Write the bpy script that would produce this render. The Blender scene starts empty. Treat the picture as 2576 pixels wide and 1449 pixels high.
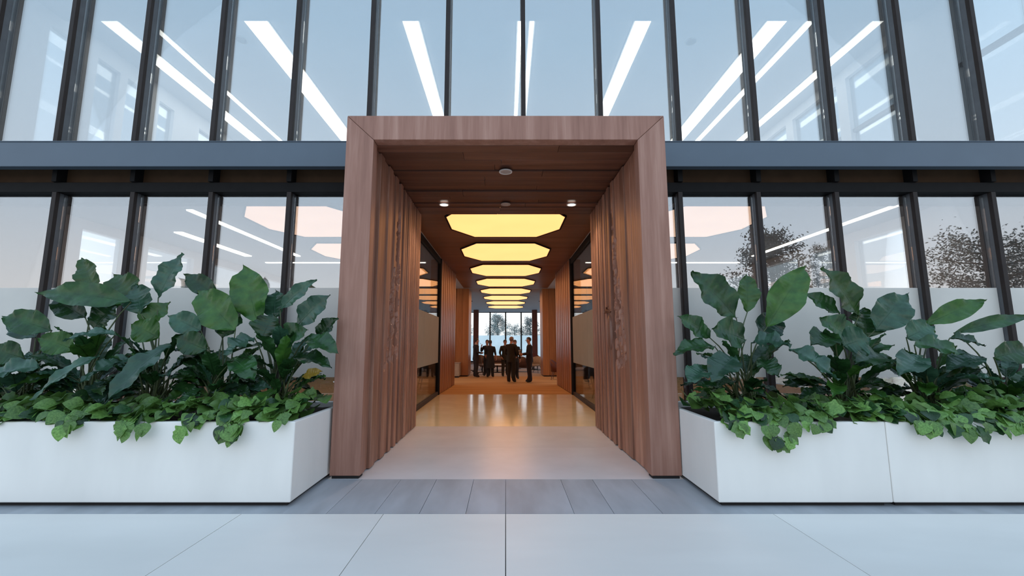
import bpy, bmesh, math, random
from mathutils import Vector, Matrix, noise

random.seed(11)
PI = math.pi
sc = bpy.context.scene
C = sc.collection

# ------------------------------------------------------------------ camera, sky, exposure
CAM_Z, F_PX, PITCH, CX = 1.52, 1080.0, math.radians(7.41), 1272.0
cd = bpy.data.cameras.new('camera')
cam = bpy.data.objects.new('camera', cd); C.objects.link(cam)
cd.sensor_fit = 'HORIZONTAL'; cd.sensor_width = 36.0
cd.lens = 36.0 * F_PX / 2576.0
cd.shift_x = 16.0 / 2576.0
cd.clip_start = 0.05; cd.clip_end = 500
cam.location = (0, 0, CAM_Z)
cam.rotation_euler = (PI / 2 + PITCH, 0, 0)
sc.camera = cam
sc.view_settings.view_transform = 'Standard'
sc.view_settings.look = 'None'
sc.view_settings.gamma = 1.0
sc.view_settings.use_curve_mapping = False
sc.view_settings.exposure = 0.0
sc.cycles.max_bounces = 8
sc.cycles.diffuse_bounces = 4
sc.cycles.glossy_bounces = 4
sc.cycles.transparent_max_bounces = 16
sc.cycles.transmission_bounces = 6

SKY_STRENGTH = 1.40
w = bpy.data.worlds.new('sky'); sc.world = w; w.use_nodes = True
nt = w.node_tree; nt.nodes.clear()
tc = nt.nodes.new('ShaderNodeTexCoord'); sx = nt.nodes.new('ShaderNodeSeparateXYZ')
rp = nt.nodes.new('ShaderNodeValToRGB'); bg = nt.nodes.new('ShaderNodeBackground'); ow = nt.nodes.new('ShaderNodeOutputWorld')
nt.links.new(tc.outputs['Generated'], sx.inputs[0]); nt.links.new(sx.outputs['Z'], rp.inputs[0])
nt.links.new(rp.outputs[0], bg.inputs[0]); nt.links.new(bg.outputs[0], ow.inputs[0])
bg.inputs[1].default_value = SKY_STRENGTH
cr = rp.color_ramp
cr.elements[0].position = 0.0; cr.elements[0].color = (0.98, 0.97, 0.97, 1)
cr.elements[1].position = 1.0; cr.elements[1].color = (0.50, 0.69, 0.96, 1)
for p, c in ((0.08, (0.95, 0.97, 1.0, 1)), (0.22, (0.76, 0.875, 1.0, 1)), (0.60, (0.52, 0.76, 1.0, 1))):
    e = cr.elements.new(p); e.color = c


def W(u, v, y):
    """The point of the place that the photograph shows at u, v, on the upright plane y metres away."""
    up = (724.5 - v) / F_PX
    dy = math.cos(PITCH) - up * math.sin(PITCH)
    dz = math.sin(PITCH) + up * math.cos(PITCH)
    t = y / dy
    return Vector(((u - CX) / F_PX * t, y, CAM_Z + dz * t))


# ------------------------------------------------------------------ materials
MATS = {}


def nodes_of(name):
    m = bpy.data.materials.new(name); m.use_nodes = True
    t = m.node_tree; b = t.nodes['Principled BSDF']
    MATS[name] = m
    return m, t, b


def N(t, kind, **kw):
    n = t.nodes.new(kind)
    for k, v in kw.items():
        if hasattr(n, k): setattr(n, k, v)
        else: n.inputs[k].default_value = v
    return n


def mapped_noise(t, scale, nscale, detail=3.0, rough=0.55, coord='Object', rnd=True):
    tcn = N(t, 'ShaderNodeTexCoord'); mp = N(t, 'ShaderNodeMapping')
    mp.inputs['Scale'].default_value = scale
    t.links.new(tcn.outputs[coord], mp.inputs['Vector'])
    src = mp.outputs[0]
    if rnd:
        oi = N(t, 'ShaderNodeObjectInfo'); mul = N(t, 'ShaderNodeMath', operation='MULTIPLY'); mul.inputs[1].default_value = 37.0
        t.links.new(oi.outputs['Random'], mul.inputs[0])
        add = N(t, 'ShaderNodeVectorMath', operation='ADD')
        t.links.new(mp.outputs[0], add.inputs[0]); t.links.new(mul.outputs[0], add.inputs[1]); src = add.outputs[0]
    n = N(t, 'ShaderNodeTexNoise'); n.inputs['Scale'].default_value = nscale; n.inputs['Detail'].default_value = detail
    n.inputs['Roughness'].default_value = rough
    t.links.new(src, n.inputs['Vector'])
    return n


def ramp(t, src, stops):
    r = N(t, 'ShaderNodeValToRGB'); e = r.color_ramp.elements
    e[0].position, e[0].color = stops[0][0], (*stops[0][1], 1)
    e[1].position, e[1].color = stops[-1][0], (*stops[-1][1], 1)
    for p, c in stops[1:-1]:
        x = e.new(p); x.color = (*c, 1)
    t.links.new(src, r.inputs[0])
    return r


def plain(name, col, rough=0.5, metal=0.0, var=0.12, nscale=6.0, spec=0.5, bump=0.0, coord='Object', scale=(1, 1, 1)):
    m, t, b = nodes_of(name)
    n = mapped_noise(t, scale, nscale, coord=coord)
    lo = tuple(max(0, c * (1 - var)) for c in col); hi = tuple(min(1, c * (1 + var)) for c in col)
    r = ramp(t, n.outputs['Fac'], [(0.3, lo), (0.7, hi)])
    t.links.new(r.outputs[0], b.inputs['Base Color'])
    b.inputs['Roughness'].default_value = rough; b.inputs['Metallic'].default_value = metal
    b.inputs['Specular IOR Level'].default_value = spec
    if bump:
        n2 = mapped_noise(t, scale, nscale * 8, coord=coord); bp = N(t, 'ShaderNodeBump'); bp.inputs['Strength'].default_value = bump
        bp.inputs['Distance'].default_value = 0.01
        t.links.new(n2.outputs['Fac'], bp.inputs['Height']); t.links.new(bp.outputs[0], b.inputs['Normal'])
    return m


def wood(name, stops, axis='z', band=9.0, rough=0.42, spec=0.4, var=0.35, bump=0.15):
    """Streaks drawn out along the grain axis, each board with its own streaks and tone."""
    m, t, b = nodes_of(name)
    s = [1.0, 1.0, 1.0]; s['xyz'.index(axis)] = 0.06
    n = mapped_noise(t, tuple(s), band, 4.0, 0.6)
    n2 = mapped_noise(t, tuple(s), band * 7, 2.0, 0.6)
    mx = N(t, 'ShaderNodeMath', operation='MULTIPLY_ADD'); mx.inputs[1].default_value = 0.22
    t.links.new(n2.outputs['Fac'], mx.inputs[0]); t.links.new(n.outputs['Fac'], mx.inputs[2])
    sub = N(t, 'ShaderNodeMath', operation='SUBTRACT'); sub.inputs[1].default_value = 0.11
    t.links.new(mx.outputs[0], sub.inputs[0])
    r = ramp(t, sub.outputs[0], stops)
    oi = N(t, 'ShaderNodeObjectInfo'); mr = N(t, 'ShaderNodeMapRange')
    mr.inputs['To Min'].default_value = 1 - var; mr.inputs['To Max'].default_value = 1 + var * 0.6
    t.links.new(oi.outputs['Random'], mr.inputs['Value'])
    mc = N(t, 'ShaderNodeVectorMath', operation='SCALE')
    t.links.new(r.outputs[0], mc.inputs[0]); t.links.new(mr.outputs[0], mc.inputs['Scale'])
    t.links.new(mc.outputs[0], b.inputs['Base Color'])
    b.inputs['Roughness'].default_value = rough; b.inputs['Specular IOR Level'].default_value = spec
    if bump:
        bp = N(t, 'ShaderNodeBump'); bp.inputs['Strength'].default_value = bump; bp.inputs['Distance'].default_value = 0.004
        t.links.new(n2.outputs['Fac'], bp.inputs['Height']); t.links.new(bp.outputs[0], b.inputs['Normal'])
    return m


def emitter(name, col, strength):
    m, t, b = nodes_of(name)
    n = mapped_noise(t, (1, 1, 1), 1.1, rnd=False)
    r = ramp(t, n.outputs['Fac'], [(0.35, tuple(c * 0.93 for c in col)), (0.65, col)])
    b.inputs['Base Color'].default_value = (*col, 1)
    t.links.new(r.outputs[0], b.inputs['Emission Color']); b.inputs['Emission Strength'].default_value = strength
    return m


def glass(name, tint, refl, rough=0.0, wav=0.0, graze=0.75):
    m, t, b = nodes_of(name)
    t.nodes.remove(b); out = t.nodes['Material Output']
    tr = N(t, 'ShaderNodeBsdfTransparent'); tr.inputs[0].default_value = (*tint, 1)
    gl = N(t, 'ShaderNodeBsdfGlossy'); gl.inputs['Roughness'].default_value = rough
    fr = N(t, 'ShaderNodeLayerWeight'); fr.inputs['Blend'].default_value = 0.25
    mr = N(t, 'ShaderNodeMapRange'); mr.inputs['To Min'].default_value = refl; mr.inputs['To Max'].default_value = graze
    mr.inputs['From Min'].default_value = 0.15
    t.links.new(fr.outputs['Fresnel'], mr.inputs['Value'])
    if wav:
        n = mapped_noise(t, (1, 1, 1), 1.3, 2.0); bp = N(t, 'ShaderNodeBump'); bp.inputs['Strength'].default_value = wav
        bp.inputs['Distance'].default_value = 0.02
        t.links.new(n.outputs['Fac'], bp.inputs['Height']); t.links.new(bp.outputs[0], gl.inputs['Normal'])
    mx = N(t, 'ShaderNodeMixShader')
    t.links.new(mr.outputs[0], mx.inputs[0]); t.links.new(tr.outputs[0], mx.inputs[1]); t.links.new(gl.outputs[0], mx.inputs[2])
    t.links.new(mx.outputs[0], out.inputs['Surface'])
    return m


def frosted(name, col, clear, through=0.55):
    m, t, b = nodes_of(name)
    t.nodes.remove(b); out = t.nodes['Material Output']
    n = mapped_noise(t, (1, 1, 1), 2.0)
    r = ramp(t, n.outputs['Fac'], [(0.3, tuple(c * 0.94 for c in col)), (0.7, col)])
    df = N(t, 'ShaderNodeBsdfDiffuse'); tl = N(t, 'ShaderNodeBsdfTranslucent'); tr = N(t, 'ShaderNodeBsdfTransparent')
    t.links.new(r.outputs[0], df.inputs[0]); t.links.new(r.outputs[0], tl.inputs[0])
    a = N(t, 'ShaderNodeMixShader'); a.inputs[0].default_value = through
    t.links.new(df.outputs[0], a.inputs[1]); t.links.new(tl.outputs[0], a.inputs[2])
    c = N(t, 'ShaderNodeMixShader'); c.inputs[0].default_value = clear
    t.links.new(a.outputs[0], c.inputs[1]); t.links.new(tr.outputs[0], c.inputs[2])
    t.links.new(c.outputs[0], out.inputs['Surface'])
    return m


def leaf_mat(name, lo, hi, rough=0.33):
    m, t, b = nodes_of(name)
    n = mapped_noise(t, (1, 1, 1), 9.0, 3.0)
    r = ramp(t, n.outputs['Fac'], [(0.3, lo), (0.72, hi)])
    oi = N(t, 'ShaderNodeObjectInfo'); mr = N(t, 'ShaderNodeMapRange')
    mr.inputs['To Min'].default_value = 0.6; mr.inputs['To Max'].default_value = 1.35
    t.links.new(oi.outputs['Random'], mr.inputs['Value'])
    mc = N(t, 'ShaderNodeVectorMath', operation='SCALE')
    t.links.new(r.outputs[0], mc.inputs[0]); t.links.new(mr.outputs[0], mc.inputs['Scale'])
    t.links.new(mc.outputs[0], b.inputs['Base Color'])
    b.inputs['Roughness'].default_value = rough; b.inputs['Specular IOR Level'].default_value = 0.5
    n2 = mapped_noise(t, (1, 1, 1), 26.0, 2.0); bp = N(t, 'ShaderNodeBump'); bp.inputs['Strength'].default_value = 0.25
    bp.inputs['Distance'].default_value = 0.01
    t.links.new(n2.outputs['Fac'], bp.inputs['Height']); t.links.new(bp.outputs[0], b.inputs['Normal'])
    tl = N(t, 'ShaderNodeBsdfTranslucent'); t.links.new(mc.outputs[0], tl.inputs[0])
    mx = N(t, 'ShaderNodeMixShader'); mx.inputs[0].default_value = 0.22
    t.links.new(b.outputs[0], mx.inputs[1]); t.links.new(tl.outputs[0], mx.inputs[2])
    t.links.new(mx.outputs[0], t.nodes['Material Output'].inputs['Surface'])
    return m


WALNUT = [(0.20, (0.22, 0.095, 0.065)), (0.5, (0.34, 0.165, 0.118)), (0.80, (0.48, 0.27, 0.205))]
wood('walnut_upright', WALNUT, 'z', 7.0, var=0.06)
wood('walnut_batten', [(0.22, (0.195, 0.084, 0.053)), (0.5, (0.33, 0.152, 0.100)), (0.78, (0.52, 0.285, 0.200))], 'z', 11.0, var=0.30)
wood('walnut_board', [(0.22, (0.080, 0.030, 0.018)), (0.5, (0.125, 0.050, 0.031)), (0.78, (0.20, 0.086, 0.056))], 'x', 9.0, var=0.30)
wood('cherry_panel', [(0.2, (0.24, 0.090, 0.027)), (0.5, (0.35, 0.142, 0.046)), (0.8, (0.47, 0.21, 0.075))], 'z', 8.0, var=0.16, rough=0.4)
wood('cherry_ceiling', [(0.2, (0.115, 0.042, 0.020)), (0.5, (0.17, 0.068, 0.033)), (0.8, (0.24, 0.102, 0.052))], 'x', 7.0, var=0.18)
plain('dark_recess', (0.012, 0.010, 0.010), 0.8)
plain('black_metal', (0.011, 0.010, 0.010), 0.6, 0.0, spec=0.12)
plain('bronze_metal', (0.030, 0.022, 0.020), 0.55, 0.0, spec=0.25)
plain('spandrel', (0.070, 0.038, 0.020), 0.6, 0.0, spec=0.15)
plain('fin_side_skylit', (0.10, 0.105, 0.115), 0.4, 0.2)  # sky sheen on the fin sides painted in as lighter grey
plain('beam_metal', (0.092, 0.122, 0.158), 0.42, 0.1, var=0.06, nscale=1.2)
plain('planter_white', (0.84, 0.80, 0.75), 0.5, var=0.045, nscale=2.2, scale=(1, 1, 0.35))
plain('paving_white', (0.75, 0.72, 0.675), 0.42, var=0.05, nscale=1.1, scale=(0.5, 1.4, 1))
plain('slate_grey', (0.36, 0.375, 0.40), 0.5, var=0.16, nscale=2.0, scale=(1.8, 0.5, 1), bump=0.05)
plain('concrete_pale', (0.68, 0.65, 0.655), 0.28, var=0.07, nscale=1.6)
plain('joint_dark', (0.10, 0.10, 0.11), 0.9)
plain('stone_amber', (0.80, 0.69, 0.45), 0.13, var=0.06, nscale=2.0, spec=0.75)
wood('carpet_amber', [(0.2, (0.36, 0.225, 0.105)), (0.5, (0.50, 0.325, 0.165)), (0.8, (0.64, 0.44, 0.24))], 'x', 5.0, rough=0.95, spec=0.1, var=0.0, bump=0.0)
plain('carpet_grey', (0.44, 0.42, 0.42), 0.95, var=0.1, nscale=14, spec=0.1)
plain('plaster_white', (0.80, 0.81, 0.83), 0.7, var=0.03, nscale=1.0)
plain('plaster_grey', (0.30, 0.31, 0.33), 0.7, var=0.05, nscale=1.0)
plain('ceiling_grey', (0.37, 0.41, 0.47), 0.7, var=0.04, nscale=1.0)
plain('roof_grey', (0.3, 0.3, 0.3), 0.8)
plain('soil', (0.030, 0.021, 0.014), 0.95, var=0.4, nscale=30, bump=0.6)
plain('white_trim', (0.75, 0.73, 0.70), 0.4)
plain('sensor_grey', (0.42, 0.36, 0.33), 0.5)
emitter('panel_warm', (1.0, 0.43, 0.150), 1.85)
emitter('panel_peach', (1.0, 0.66, 0.47), 1.25)
emitter('strip_white', (1.0, 0.97, 0.90), 3.6)
emitter('lamp_white', (1.0, 0.93, 0.82), 3.0)
glass('glass_upper', (0.95, 0.98, 0.99), 0.35, wav=0.02)
glass('glass_lower', (0.94, 0.96, 0.97), 0.33, wav=0.03)
glass('glass_clear', (0.95, 0.965, 0.965), 0.05)
glass('glass_far', (0.97, 0.985, 0.985), 0.012, graze=0.4)
frosted('frost_film', (0.95, 0.91, 0.85), 0.05, 0.28)
frosted('frost_far', (0.93, 0.985, 0.99), 0.18, 0.95)
frosted('frost_corridor', (0.50, 0.535, 0.54), 0.05, 0.40)
leaf_mat('leaf_deep', (0.012, 0.042, 0.012), (0.030, 0.092, 0.024), 0.27)
leaf_mat('leaf_blue', (0.022, 0.062, 0.036), (0.050, 0.120, 0.070), 0.22)
leaf_mat('leaf_bright', (0.020, 0.072, 0.011), (0.055, 0.140, 0.022), 0.3)
leaf_mat('leaf_cover', (0.070, 0.165, 0.028), (0.190, 0.350, 0.080))
leaf_mat('leaf_yellow', (0.42, 0.26, 0.03), (0.62, 0.42, 0.06))
plain('stem_green', (0.055, 0.075, 0.025), 0.5, var=0.3)
plain('bark', (0.055, 0.042, 0.034), 0.9, var=0.3, nscale=10)
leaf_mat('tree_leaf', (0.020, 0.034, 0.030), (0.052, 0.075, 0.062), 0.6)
leaf_mat('tree_leaf_hazed', (0.15, 0.19, 0.185), (0.28, 0.33, 0.315), 0.6)  # haze and overexposure of the far trees painted into the leaf colour
plain('suit_black', (0.008, 0.007, 0.008), 0.85, var=0.25, nscale=8)
plain('suit_charcoal', (0.016, 0.012, 0.014), 0.85, var=0.25, nscale=8)
plain('suit_olive', (0.017, 0.014, 0.008), 0.85, var=0.25, nscale=8)
plain('skin', (0.48, 0.26, 0.19), 0.5, var=0.06)
plain('hair_dark', (0.020, 0.012, 0.010), 0.5, var=0.3, nscale=30)
plain('hair_grey', (0.22, 0.16, 0.14), 0.5, var=0.3, nscale=30)
plain('shirt_white', (0.7, 0.7, 0.7), 0.7)
plain('shoe_black', (0.010, 0.009, 0.009), 0.3)
plain('eye_dark', (0.01, 0.01, 0.01), 0.2)
plain('leather_brown', (0.10, 0.050, 0.038), 0.45)
plain('fabric_grey', (0.17, 0.16, 0.165), 0.9)
plain('fabric_cream', (0.42, 0.36, 0.30), 0.9)
plain('leather_red', (0.12, 0.032, 0.022), 0.45)
plain('paper_cup', (0.72, 0.66, 0.58), 0.6)
plain('table_white', (0.78, 0.78, 0.77), 0.25)


# ------------------------------------------------------------------ mesh helpers
class MB:
    def __init__(s): s.v, s.f, s.mi, s.sm = [], [], [], []

    def add(s, vs, fs, mi=0, smooth=False):
        o = len(s.v); s.v += [tuple(p) for p in vs]
        for f in fs:
            s.f.append([i + o for i in f]); s.mi.append(mi); s.sm.append(smooth)
        return s

    def box(s, x0, x1, y0, y1, z0, z1, mi=0):
        v = [(x, y, z) for z in (z0, z1) for y in (y0, y1) for x in (x0, x1)]
        return s.add(v, [(0, 2, 3, 1), (4, 5, 7, 6), (0, 1, 5, 4), (2, 6, 7, 3), (0, 4, 6, 2), (1, 3, 7, 5)], mi)

    def prism(s, poly, z0, z1, mi=0):
        n = len(poly)
        v = [(x, y, z0) for x, y in poly] + [(x, y, z1) for x, y in poly]
        f = [tuple(range(n))[::-1], tuple(range(n, 2 * n))] + [(i, (i + 1) % n, n + (i + 1) % n, n + i) for i in range(n)]
        return s.add(v, f, mi)

    def loft(s, rings, mi=0, smooth=True, cap=True):
        n = len(rings[0]); v = [p for r in rings for p in r]; f = []
        for k in range(len(rings) - 1):
            for i in range(n):
                j = (i + 1) % n
                f.append((k * n + i, k * n + j, (k + 1) * n + j, (k + 1) * n + i))
        s.add(v, f, mi, smooth)
        if cap:
            s.add(rings[0], [tuple(range(n))[::-1]], mi, False); s.add(rings[-1], [tuple(range(n))], mi, False)
        return s

    def tube(s, pts, radii, n=8, mi=0, cap=True):
        pts = [Vector(p) for p in pts]
        if not isinstance(radii, (list, tuple)): radii = [radii] * len(pts)
        rings = []; ref = None
        for i, p in enumerate(pts):
            d = (pts[min(i + 1, len(pts) - 1)] - pts[max(i - 1, 0)]).normalized()
            if ref is None: ref = Vector((1, 0, 0)) if abs(d.x) < 0.8 else Vector((0, 1, 0))
            a = (ref - d * ref.dot(d)).normalized(); b = d.cross(a); ref = a
            rings.append([p + (a * math.cos(2 * PI * k / n) + b * math.sin(2 * PI * k / n)) * radii[i] for k in range(n)])
        return s.loft(rings, mi, True, cap)

    def ball(s, c, r, nu=10, nv=7, mi=0, keep=None):
        c = Vector(c); r = Vector(r) if hasattr(r, '__len__') else Vector((r, r, r))
        rings = []
        for j in range(nv + 1):
            th = PI * j / nv
            rings.append([c + Vector((r.x * math.sin(th) * math.cos(2 * PI * i / nu), r.y * math.sin(th) * math.sin(2 * PI * i / nu), r.z * math.cos(th))) for i in range(nu)])
        return s.loft(rings[::-1], mi, True, False)

    def mesh(s, name, mats):
        me = bpy.data.meshes.new(name); me.from_pydata(s.v, [], s.f)
        for m in mats: me.materials.append(MATS[m])
        me.polygons.foreach_set('material_index', s.mi); me.polygons.foreach_set('use_smooth', s.sm)
        me.update()
        return me


def link(name, me, parent=None, loc=(0, 0, 0)):
    o = bpy.data.objects.new(name, me); C.objects.link(o); o.location = loc
    if parent is not None: o.parent = parent
    return o


def obj(name, mb, mats, parent=None, bevel=0.0, label=None, seg=2):
    if isinstance(mats, str): mats = [mats]
    o = link(name, mb.mesh(name, mats), parent)
    if bevel:
        md = o.modifiers.new('bevel', 'BEVEL'); md.width = bevel; md.segments = seg; md.limit_method = 'ANGLE'
    if label: o['label'] = label
    return o


def tag(o, label, cat, group=None):
    o['label'] = label; o['category'] = cat
    if group: o['group'] = group
    return o


def thing(name, label, cat, loc=(0, 0, 0), rz=0.0, group=None):
    o = bpy.data.objects.new(name, None); C.objects.link(o); o.location = loc; o.rotation_euler = (0, 0, rz)
    o.empty_display_size = 0.2
    return tag(o, label, cat, group)


def structure(name, mb=None, mats=None, bevel=0.0):
    if mb is None:
        o = bpy.data.objects.new(name, None); C.objects.link(o); o.empty_display_size = 0.2
    else:
        o = obj(name, mb, mats, None, bevel)
    o['kind'] = 'structure'
    return o


def dup(root, label=None, loc=None, rz=None):
    r = root.copy(); C.objects.link(r)
    if loc is not None: r.location = loc
    if rz is not None: r.rotation_euler = (0, 0, rz)
    if label: r['label'] = label
    for ch in list(root.children):
        c = ch.copy(); C.objects.link(c); c.parent = r
        for g in list(ch.children):
            d = g.copy(); C.objects.link(d); d.parent = c
    return r


def B(x0, x1, y0, y1, z0, z1): return MB().box(x0, x1, y0, y1, z0, z1)


# ------------------------------------------------------------------ key sizes
PX0, PX1 = 1.655, 2.0              # portal inner and outer half width
PY0, PY1 = 5.10, 8.24              # portal front and back
PZ0, PZ1 = 4.06, 4.38              # portal opening and outer height
GY_UP, GY_LO = 6.15, 6.22          # upper and lower glass planes
SP, OFF = 1.155, 0.268             # mullion spacing and offset
XL, XR = -9.0, 8.3                 # side walls
CZ = 4.16                          # ground floor ceiling
UZ = 8.20                          # upper ceiling
FY = 36.0                          # far window
GX = 2.06                          # corridor glass

# ------------------------------------------------------------------ ground and floors
structure('ground', B(-60, 60, -70, 5.1, -0.25, -0.052), 'joint_dark')
structure('ground_terrace', B(-60, 60, FY + 0.3, 110, -0.3, -0.05), 'paving_white')  # unseen ground, made pale to bounce light into the far frosted film
pv = structure('floor_plaza')
xs = [-15.0, -12.6, -10.2, -7.4, -4.9, -2.38, -1.10, 0.0, 2.41, 4.85, 7.3, 9.8, 12.4, 15.0]
ys = [-14.3, -10.7, -7.1, -3.5, 0.1, 4.1]
for j in range(len(ys) - 1):
    for i in range(len(xs) - 1):
        obj('paving_slab', B(xs[i] + .003, xs[i + 1] - .003, ys[j] + .003, ys[j + 1] - .003, -0.05, 0.0), 'paving_white', pv)
fs = structure('floor_threshold')
tx = [-2.02, -1.62, -1.18, -0.78, -0.36, 0.0, 0.62, 0.98, 1.42, 2.02]
for i in range(len(tx) - 1):
    obj('stone_plank', B(tx[i] + .002, tx[i + 1] - .002, 4.103, PY0 - .005, -0.05, random.uniform(-.001, .001)), 'slate_grey', fs)
# planter bed strips beside the threshold
structure('ground_strip_left', B(-15, -2.023, 4.103, 6.2, -0.06, -0.004), 'slate_grey')
structure('ground_strip_right', B(2.023, 15, 4.103, 6.2, -0.06, -0.004), 'slate_grey')
fl = structure('floor_portal')
for x0, x1 in ((-1.98, 1.98),):
    for y0, y1 in ((PY0, 6.6), (6.604, PY1)):
        obj('concrete_slab', B(x0, x1, y0, y1, -0.06, 0.0), 'concrete_pale', fl)
fa = structure('floor_lobby')
for y0, y1 in ((PY1 + .004, 9.9), (9.903, 11.6), (11.603, 13.3)):
    for x0, x1 in ((-2.02, 2.02),):
        obj('stone_tile', B(x0, x1, y0, y1, -0.06, 0.0), 'stone_amber', fa)
structure('floor_carpet', B(XL, XR, 13.304, 20.6, -0.06, 0.0), 'carpet_amber')
structure('floor_lounge', B(XL, XR, 20.604, FY, -0.06, 0.0), 'carpet_grey')
structure('floor_left_room', B(XL, -2.024, GY_LO - .02, 13.3, -0.06, 0.0), 'carpet_amber')
structure('floor_right_room', B(2.024, XR, GY_LO - .02, 13.3, -0.06, 0.0), 'carpet_amber')

# ------------------------------------------------------------------ ceilings and slabs
structure('ceiling_left_room', B(XL, -2.0, GY_LO - .1, 20.4, CZ, 4.40), 'ceiling_grey')
structure('ceiling_right_room', B(2.0, XR, GY_LO - .1, 20.4, CZ, 4.40), 'ceiling_grey')
structure('ceiling_slab_middle', B(-2.0, 2.0, PY1 - 2.0, FY, 4.24, 4.40), 'plaster_grey')
cb = structure('ceiling_corridor')
y = PY1 - 0.40
while y < 20.2:
    y1 = min(y + random.choice((0.42, 0.5, 0.58)), 20.4)
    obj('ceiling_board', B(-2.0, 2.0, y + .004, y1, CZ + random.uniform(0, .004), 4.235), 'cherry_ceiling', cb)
    y = y1
cl = structure('ceiling_lounge')
y = 20.4
while y < FY - .1:
    y1 = min(y + 1.2, FY)
    obj('ceiling_panel', B(XL, XR, y + .004, y1, CZ, 4.235), 'ceiling_grey', cl); y = y1
structure('ceiling_slab_side', MB().box(XL, -2.0, 20.4, FY, 4.24, 4.4).box(2.0, XR, 20.4, FY, 4.24, 4.4), 'plaster_grey')
structure('ceiling_upper', B(XL, XR, 8.0, 24.0, UZ, 8.6), 'plaster_white')
structure('ceiling_bulkhead', B(XL, XR, GY_UP + .03, 7.995, UZ - .14, 8.6), 'plaster_white')
structure('floor_upper', B(XL, XR, GY_UP + .05, 24.0, 4.402, 4.44), 'carpet_grey')
structure('roof', B(XL - .3, XR + .3, 5.6, FY + .4, 8.61, 8.9), 'roof_grey')
structure('wall_upper_back', B(XL, XR, 24.0, 24.2, 4.4, 8.6), 'plaster_white')


# ------------------------------------------------------------------ facade glazing
def mull_x(k): return OFF + SP * k


def window(name, k0, k1, xa, xb, gy, z0, z1, gm, fin, fw=0.065, films=None, transom=None):
    """A run of panes between mullions k0..k1, cut off at xa and xb."""
    root = structure(name)
    edges = [x for x in ([xa] + [mull_x(k) for k in range(k0, k1 + 1)] + [xb])]
    edges = sorted(e for e in edges if xa - 1e-6 <= e <= xb + 1e-6)
    for i in range(len(edges) - 1):
        a, b = edges[i] + .03, edges[i + 1] - .03
        if b - a < .08: continue
        obj('pane', B(a, b, gy, gy + .012, z0, z1), gm, root)
        if films: obj('frosted_film', B(a, b, gy - .005, gy - .002, films[0], films[1]), 'frost_film', root)
    for k in range(k0, k1 + 1):
        x = mull_x(k)
        if not (xa < x < xb): continue
        obj('mullion', B(x - fw / 2 + .006, x + fw / 2 - .006, gy - fin + .06, gy + .07, z0, z1), 'fin_side_skylit', root)
        obj('mullion_dark_front', B(x - fw / 2, x + fw / 2, gy - fin, gy - fin + .059, z0, z1), 'bronze_metal', root, .004)  # dark front strip added so the lighter body reads as sky-lit sides
    return root


w1 = window('window_1', -8, 7, XL, XR, GY_UP, 4.40, 8.5, 'glass_upper', 0.14)
for nm, k0, k1, xa, xb in (('window_2', -8, -2, XL, -2.05), ('window_3', 2, 7, 2.05, XR)):
    wl = window(nm, k0, k1, xa, xb, GY_LO, 0.10, 3.745, 'glass_lower', 0.12, films=(1.05, 2.33))
    obj('transom', B(xa, xb, GY_LO - .11, GY_LO + .08, 3.745, 3.895), 'black_metal', wl, .005)
    obj('sill', B(xa, xb, GY_LO - .08, GY_LO + .1, 0.0, 0.10), 'bronze_metal', wl)
    edges = [xa] + [mull_x(k) for k in range(k0, k1 + 1) if xa < mull_x(k) < xb] + [xb]
    for i in range(len(edges) - 1):
        if edges[i + 1] - edges[i] < .1: continue
        obj('spandrel_panel', B(edges[i] + .035, edges[i + 1] - .035, GY_LO, GY_LO + .04, 3.90, 4.15), 'spandrel', wl)
        obj('brown_strip', B(edges[i] + .035, edges[i + 1] - .035, GY_LO + .05, GY_LO + .20, 3.63, 3.745), 'spandrel', wl)  # plain brown strip behind the glass, just under the transom
    for x in edges[1:-1]:
        obj('mullion', B(x - .035, x + .035, GY_LO - .15, GY_LO + .07, 3.895, 4.155), 'black_metal', wl)
for nm, xa, xb in (('trim_1', XL - .3, -2.03), ('trim_2', 2.03, XR + .3)):
    tb = structure(nm)
    obj('fascia', B(xa, xb, 5.86, 5.98, 4.035, 4.405), 'beam_metal', tb, .006)
    obj('soffit', B(xa, xb, 5.98, GY_LO - .13, 4.16, 4.20), 'black_metal', tb)
    obj('cap', B(xa, xb, 5.85, GY_UP, 4.405, 4.415), 'beam_metal', tb)


def side_wall(name, x0, x1, bays, ymax, z0, z1, zt, zb, transom=None):
    """A wall running into the depth with window bays (y0, y1) cut out of it."""
    root = structure(name); y = GY_UP + .10
    for a, b in bays:
        if a > y: obj('pier', B(x0, x1, y, a, z0, z1), 'plaster_white', root)
        obj('lintel', B(x0, x1, a, b, zt, z1), 'plaster_white', root)
        if zb > z0: obj('sill_panel', B(x0, x1, a, b, z0, zb), 'plaster_white', root)
        obj('pane', B((x0 + x1) / 2, (x0 + x1) / 2 + .012, a, b, zb, zt), 'glass_clear', root)
        if transom: obj('transom', B(x0 + .05, x1 - .05, a, b, transom - .04, transom + .04), 'plaster_grey', root)
        y = b
    obj('pier', B(x0, x1, y, ymax, z0, z1), 'plaster_white', root)


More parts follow.
